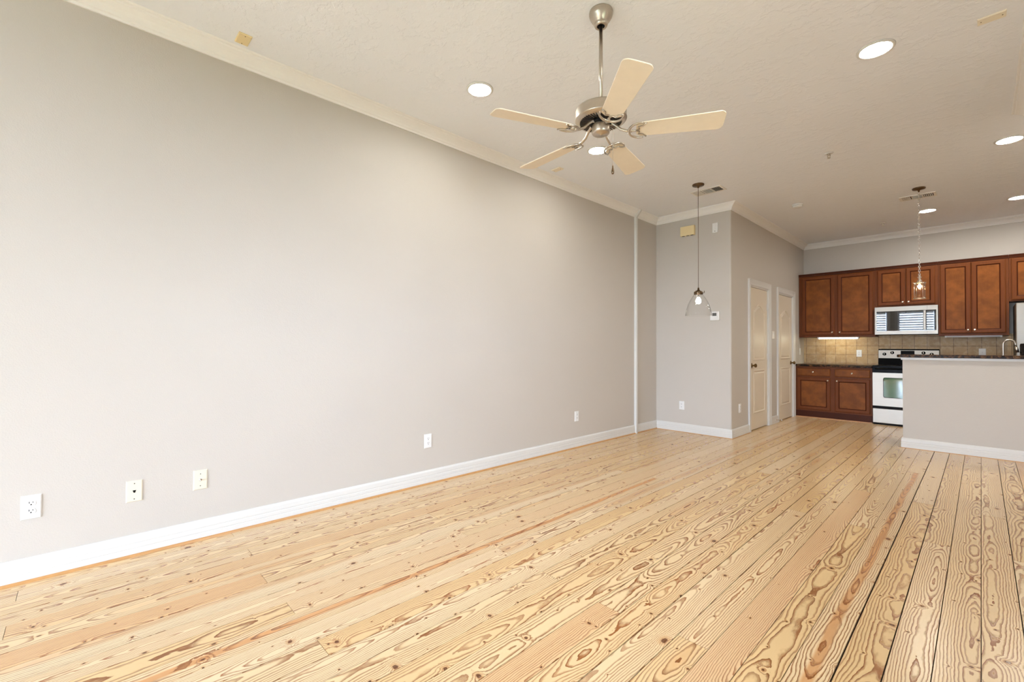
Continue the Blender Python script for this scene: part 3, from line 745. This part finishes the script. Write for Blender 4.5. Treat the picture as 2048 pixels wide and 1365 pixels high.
def upper(label, x0, x1, zb, zt, doors, y0=9.25, knob_side='mid', dz=(.035, .05)):
    cx = (x0+x1)/2
    r = thing('wall_cabinet', label, 'kitchen cabinet', (cx, YK, zb), 0, 'cherry wall cabinets')
    X = lambda v: v-cx; Y = lambda v: v-YK; Z = lambda v: v-zb
    mb = MB(); mb.box(X(x0+.001), X(x1-.001), Y(y0), Y(YK-.002), 0, Z(zt)); mb.build('cabinet_box', 'cherry_frame', r)
    mb = MB(); mb.prism([(Y(y0), Z(zt)-.045), (Y(y0)-.010, Z(zt)-.043), (Y(y0)-.014, Z(zt)-.02), (Y(y0)-.022, Z(zt)-.012), (Y(y0)-.022, Z(zt)), (Y(y0), Z(zt))], 'x', X(x0+.001), X(x1-.001)); mb.build('top_moulding', 'glaze_trim', r)
    for i, (a, b) in enumerate(doors):
        kx = (b-.03 if i == 0 else a+.03)
        cab_door(r, X(a), X(b), dz[0], Z(zt)-.058, Y(y0)-.0205, knob=(X(kx), dz[0]+.045))
    return r
plain('glaze_trim', lin(74, 34, 13), .4, var=.1, nscale=20, spec=.12)
upper('tall two-door cherry wall cabinet left of the microwave, above the lit backsplash', XC+.004, 2.125, 1.372, 2.485, [(1.108, 1.583), (1.628, 2.100)])
upper('short two-door cherry wall cabinet directly above the microwave', 2.125, 2.865, 1.838, 2.485, [(2.158, 2.492), (2.503, 2.832)], dz=(.022, .05))
upper('tall two-door cherry wall cabinet between microwave and refrigerator', 2.865, 3.575, 1.372, 2.485, [(2.888, 3.206), (3.213, 3.546)])
upper('cherry wall cabinet above the refrigerator at the right edge', 3.575, 4.55, 1.838, 2.485, [(3.598, 4.055), (4.065, 4.53)], dz=(.018, .05))
def base_cab(label, x0, x1, doors, y0=8.98):
    cx = (x0+x1)/2
    r = thing('base_cabinet', label, 'kitchen cabinet', (cx, YK, 0), 0)
    X = lambda v: v-cx; Y = lambda v: v-YK
    MB().box(X(x0+.001), X(x1-.001), Y(y0), Y(YK-.013), .115, .868).build('cabinet_box', 'cherry_frame', r)
    MB().box(X(x0+.001), X(x1-.001), Y(y0+.004), Y(YK-.02), .012, .115).build('toe_board', 'glaze_trim', r)
    MB().box(X(x0+.001), X(x1-.001), Y(y0-.008), Y(y0+.02), .0, .012).build('shoe_strip', 'shoe_wood', r)
    for i, (a, b) in enumerate(doors):
        cab_door(r, X(a), X(b), .140, .682, Y(y0)-.0205, knob=(X(b-.03 if i == 0 else a+.03), .64))
        cab_door(r, X(a), X(b), .712, .836, Y(y0)-.0205, 'drawer', ((X(a)+X(b))/2, .775), True)
    return r
base_cab('cherry base cabinet with two drawers and two doors, left of the stove', XC+.004, 2.118, [(1.092, 1.570), (1.634, 2.092)])
base_cab('cherry base cabinet right of the stove behind the half wall', 2.872, 3.595, [(2.895, 3.215), (3.235, 3.575)])
def slab(name, label, x0, x1, y0, y1, z0, z1, rad=0.0):
    mb = MB()
    if rad: poly = [(x1, y0), (x1, y1)] + arc(x0+rad, y1-rad, rad, PI/2, PI, 6) + arc(x0+rad, y0+rad, rad, PI, 1.5*PI, 6)
    else: poly = [(x0, y0), (x1, y0), (x1, y1), (x0, y1)]
    cx, cy = (x0+x1)/2, (y0+y1)/2
    mb.prism([(x-cx, y-cy) for x, y in poly], 'z', 0, z1-z0)
    o = mb.build(name, 'granite', None, (cx, cy, z0), bevel=.008, seg=3); return tag(o, label, 'countertop')
slab('granite_countertop', 'dark speckled granite countertop on the base cabinet left of the stove', XC+.004, 2.119, 8.945, YK-.014, .869, .905)
slab('granite_countertop', 'dark speckled granite countertop right of the stove behind the half wall', 2.871, 3.60, 8.945, YK-.014, .869, .905)

# microwave
r = thing('microwave', 'stainless over-the-range microwave under the short wall cabinet', 'microwave', (2.495, YK, 1.398))
Y = lambda v: v-YK
MB().box(-.366, .366, Y(9.205), -.015, 0, .436).build('body', 'black_matte', r)
mb = MB(); x0, x1, zb, zt, y = -.368, .250, .004, .436, Y(9.182)
A = [(x0, zb), (x1, zb), (x1, zt), (x0, zt)]
mb.box(x0, x0+.022, y, y+.022, zb, zt).box(x0+.022, x1, y, y+.022, zb, .058).box(x0+.022, x1, y, y+.022, .368, zt)
dr = mb.build('door', 'steel', r)
MB().box(x0+.0225, x1, y+.003, y+.020, .0585, .3675).build('door_glass', 'microwave_glass', dr)
mb = MB(); mb.prism([(.206, y-.028), (.212, y-.036), (.236, y-.036), (.242, y-.028), (.236, y-.024), (.212, y-.024)], 'z', .066, .360)
mb.box(.216, .232, y-.026, y+.004, .075, .095).box(.216, .232, y-.026, y+.004, .331, .351)
mb.build('door_handle', 'steel', dr, bevel=.002)
mb = MB(); mb.box(.252, .368, y, y+.022, zb, .058).box(.252, .368, y, y+.022, .368, zt).box(.350, .368, y, y+.022, .058, .368)
cp_ = mb.build('control_panel', 'steel', r)
MB().box(.2525, .3495, y+.002, y+.020, .0585, .3675).build('touch_glass', 'microwave_glass', cp_)
mb = MB()
for k in range(24): mb.box(-.34+k*.028, -.325+k*.028, Y(9.26), Y(9.40), -.002, .0005)
mb.build('vent_grille', 'dark_slot', r)

# range
r = thing('kitchen_range', 'stainless and black freestanding electric range half hidden by the half wall', 'stove', (2.495, YK, 0))
hx = .368
MB().box(-hx, hx, Y(8.955), -.02, .03, .885).build('body', 'black_matte', r)
mb = MB(); mb.box(-hx, hx, Y(8.925), Y(9.49), .885, .915)
ct = mb.build('cooktop', 'black_gloss', r, bevel=.005)
for x, yy, rr_ in ((-.18, 9.08, .10), (.18, 9.08, .075), (-.18, 9.33, .075), (.18, 9.33, .10)):
    MB().lathe([(rr_-.003, .9152), (rr_, .9152), (rr_, .9156), (rr_-.003, .9156)], (x, Y(yy), 0), 40, closed=True).build('burner_ring', 'screen_grey', ct)
MB().box(-hx, hx, Y(8.935), Y(8.956), .806, .884).build('front_fascia', 'black_gloss', r)
mb = MB()
mb.box(-hx, -.236, Y(8.93), Y(8.956), .292, .804).box(.236, hx, Y(8.93), Y(8.956), .292, .804).box(-.236, .236, Y(8.93), Y(8.956), .292, .425).box(-.236, .236, Y(8.93), Y(8.956), .728, .804)
dr = mb.build('oven_door', 'steel', r)
def rrect(x0, x1, z0, z1, rd, n=5): return arc(x1-rd, z0+rd, rd, -PI/2, 0, n)+arc(x1-rd, z1-rd, rd, 0, PI/2, n)+arc(x0+rd, z1-rd, rd, PI/2, PI, n)+arc(x0+rd, z0+rd, rd, PI, 1.5*PI, n)
mb = MB(); L = mb.ring(rrect(-.240, .240, .421, .732, .028), [(0, Y(8.929)), (0, Y(8.927)), (.007, Y(8.927)), (.007, Y(8.929))]); mb.build('window_gasket', 'black_matte', dr)
mb = MB(); mb.prism(rrect(-.2335, .2335, .4275, .7255, .022), 'y', Y(8.9278), Y(8.94)); mb.build('oven_window', 'oven_glass', dr)
mb = MB(); mb.tube([(-.33, Y(8.888), .868), (.33, Y(8.888), .868)], .011, 12)
for x in (-.30, .30): mb.box(x-.012, x+.012, Y(8.890), Y(8.936), .857, .879)
mb.build('oven_handle', 'black_gloss', dr)
MB().box(-hx, hx, Y(8.94), Y(8.956), .250, .290).build('drawer_gap', 'black_matte', r)
MB().box(-hx, hx, Y(8.93), Y(8.956), .030, .249).build('storage_drawer', 'steel', r, bevel=.003)
MB().box(-hx+.01, hx-.01, Y(8.945), -.03, .0, .030).build('kick_plate', 'black_matte', r)
mb = MB(); mb.prism([(Y(9.47), .915), (Y(9.555), .915), (Y(9.555), 1.172), (Y(9.515), 1.172), (Y(9.505), 1.150), (Y(9.49), 1.020)], 'x', -hx+.002, hx-.002); bgd = mb.build('backguard', 'black_gloss', r, bevel=.003)
mb = MB(); mb.prism([(Y(9.486), 1.022), (Y(9.4915), 1.022), (Y(9.5065), 1.152), (Y(9.501), 1.152)], 'x', -hx+.006, hx-.006); mb.build('control_panel', 'steel', r)
tl = math.atan2(.015, .13)
for kx, kz in ((-.287, 1.088), (-.189, 1.112), (.186, 1.112), (.280, 1.090)):
    o = MB().lathe([(0, 0), (.024, 0), (.024, -.004), (.0185, -.006), (.016, -.024), (0, -.025)], (0, 0, 0), 22, 'y').build('burner_knob', 'black_matte', r)
    o.location = (kx, Y(9.4865+.015*(kz-1.022)/.13), kz); o.rotation_euler = (-tl, 0, 0)
    mb = MB(); mb.box(-.003, .003, -.027, -.024, -.014, .014); mb.build('pointer', 'chrome', o)
o = MB().box(-.083, .083, -.004, .003, -.040, .032).build('clock_display', 'black_gloss', r); o.location = (-.002, Y(9.4975), 1.112); o.rotation_euler = (-tl, 0, 0)

# under-cabinet lights
r = thing('undercabinet_light', 'lit fluorescent strip under the left wall cabinet', 'under-cabinet light', (1.615, 9.30, 1.372))
MB().box(-.29, .29, -.008, .07, -.010, 0).build('housing', 'white_plastic', r)
for x in (-.28, .28): MB().box(x-.010, x+.010, -.008, .03, -.034, -.010).build('end_cap', 'white_plastic', r)
MB().tube([(-.268, .008, -.022), (.268, .008, -.022)], .0105, 14).build('tube', 'tube_glow', r)
r = thing('undercabinet_light', 'unlit slim strip light under the wall cabinet beside the refrigerator', 'under-cabinet light', (3.22, 9.30, 1.372))
MB().box(-.29, .29, -.008, .07, -.012, 0).build('housing', 'vent_paint', r)
for x in (-.28, .28): MB().box(x-.010, x+.010, -.006, .03, -.026, -.012).build('end_cap', 'vent_paint', r)
MB().tube([(-.268, .010, -.019), (.268, .010, -.019)], .006, 14).build('tube', 'vent_paint', r)

# refrigerator
r = thing('refrigerator', 'stainless refrigerator with dark sides at the right edge beside the wall cabinet', 'refrigerator', (4.075, YK, 0))
MB().box(-.455, .455, Y(8.92), -.04, .02, 1.78).build('body', 'fridge_side', r, bevel=.004)
for a, b, nm in ((-.455, -.003, 'fridge_door'), (.003, .455, 'fridge_door')):
    d_ = MB().box(a, b, Y(8.85), Y(8.915), .06, 1.785).build(nm, 'steel', r, bevel=.012, seg=3)
    hx_ = (b-.045) if a < -.1 else (a+.045)
    mb = MB(); mb.tube([(hx_, Y(8.852), .62), (hx_, Y(8.80), .64), (hx_, Y(8.79), .70), (hx_, Y(8.79), 1.50), (hx_, Y(8.80), 1.56), (hx_, Y(8.852), 1.58)], .011, 12); mb.build('handle', 'steel', d_)
MB().box(-.44, .44, Y(8.93), -.06, 0, .02).build('kick_grille', 'black_matte', r)

# peninsula half wall, bar counter, sink side
PX, PY = 2.652, 7.09
struct(MB().box(PX, XK, PY, PY+.12, -.1, 1.074).build('wall_peninsula', 'wall'), 'greige half wall carrying the granite bar counter')
pp = [(PX, PY+.12), (PX, PY), (XK, PY)]
pfl = bp
for i, nm in enumerate(('baseboard_peninsula_end', 'baseboard_peninsula')):
    struct(sweep(pp, pfl, i).build(nm, 'trim'))
for i, nm in enumerate(('trim_14', 'trim_15')):
    struct(sweep(pp, [(0, 1.044), (.010, 1.044), (.014, 1.050), (.014, 1.074), (0, 1.074)], i).build(nm, 'trim'))
struct(sweep(pp, [(d*.6+.0072, z_*.45) for d, z_ in sp_], 1).build('trim_16', 'shoe_wood'))
slab('bar_counter', 'dark speckled granite bar counter on top of the half wall', 2.602, XK-.002, 7.045, 7.40, 1.075, 1.108, .03)
r = thing('base_cabinet', 'cherry sink cabinet hidden behind the half wall', 'kitchen cabinet', (3.84, 7.53, 0))
MB().box(-1.14, 1.14, -.31, .29, .1, .868).build('cabinet_box', 'cherry_frame', r)
MB().box(-1.14, 1.14, -.31, .23, 0, .1).build('toe_board', 'glaze_trim', r)
slab('granite_countertop', 'dark granite sink countertop behind the half wall', 2.68, XK-.003, 7.213, 7.85, .869, .905)
# faucet
fx, fy = 3.478, 7.60
r = thing('kitchen_faucet', 'brushed nickel gooseneck faucet rising behind the bar counter', 'faucet', (fx, fy, .905))
MB().lathe([(0, 0), (.030, 0), (.030, .008), (.024, .016), (.021, .06), (.016, .075), (0, .075)], seg=24).build('base', 'nickel', r)
R_ = .048; dx, dy = .985, .17
pts = [(0, 0, .07), (0, 0, .15), (0, 0, .25), (0, 0, .325)] + [((R_-R_*math.cos(a*PI/14))*dx, (R_-R_*math.cos(a*PI/14))*dy, .325+R_*1.12*math.sin(a*PI/14)) for a in range(1, 14)] + [(2*R_*dx, 2*R_*dy, .325), (2*R_*dx+.004, 2*R_*dy, .300)]
MB().tube(pts, .0095, 14).build('spout', 'nickel', r)
MB().tube([(2*R_*dx+.003, 2*R_*dy, .306), (2*R_*dx+.008, 2*R_*dy, .275), (2*R_*dx+.014, 2*R_*dy, .235)], [.011, .014, .016], 14).build('spray_head', 'nickel', r)
MB().tube([(0, -.02, .045), (.01, -.05, .055), (.02, -.10, .085)], [.009, .008, .006], 10).build('lever', 'nickel', r)
r = thing('canister', 'dark glossy canister at the right edge beside the faucet', 'canister', (3.652, 7.62, .905))
MB().lathe([(0, 0), (.046, 0), (.048, .006), (.048, .320), (.044, .326), (0, .326)], seg=32).build('body', 'canister_black', r)
MB().lathe([(0, .326), (.045, .326), (.045, .332), (.040, .336), (0, .337)], seg=32).build('lid', 'canister_black', r)
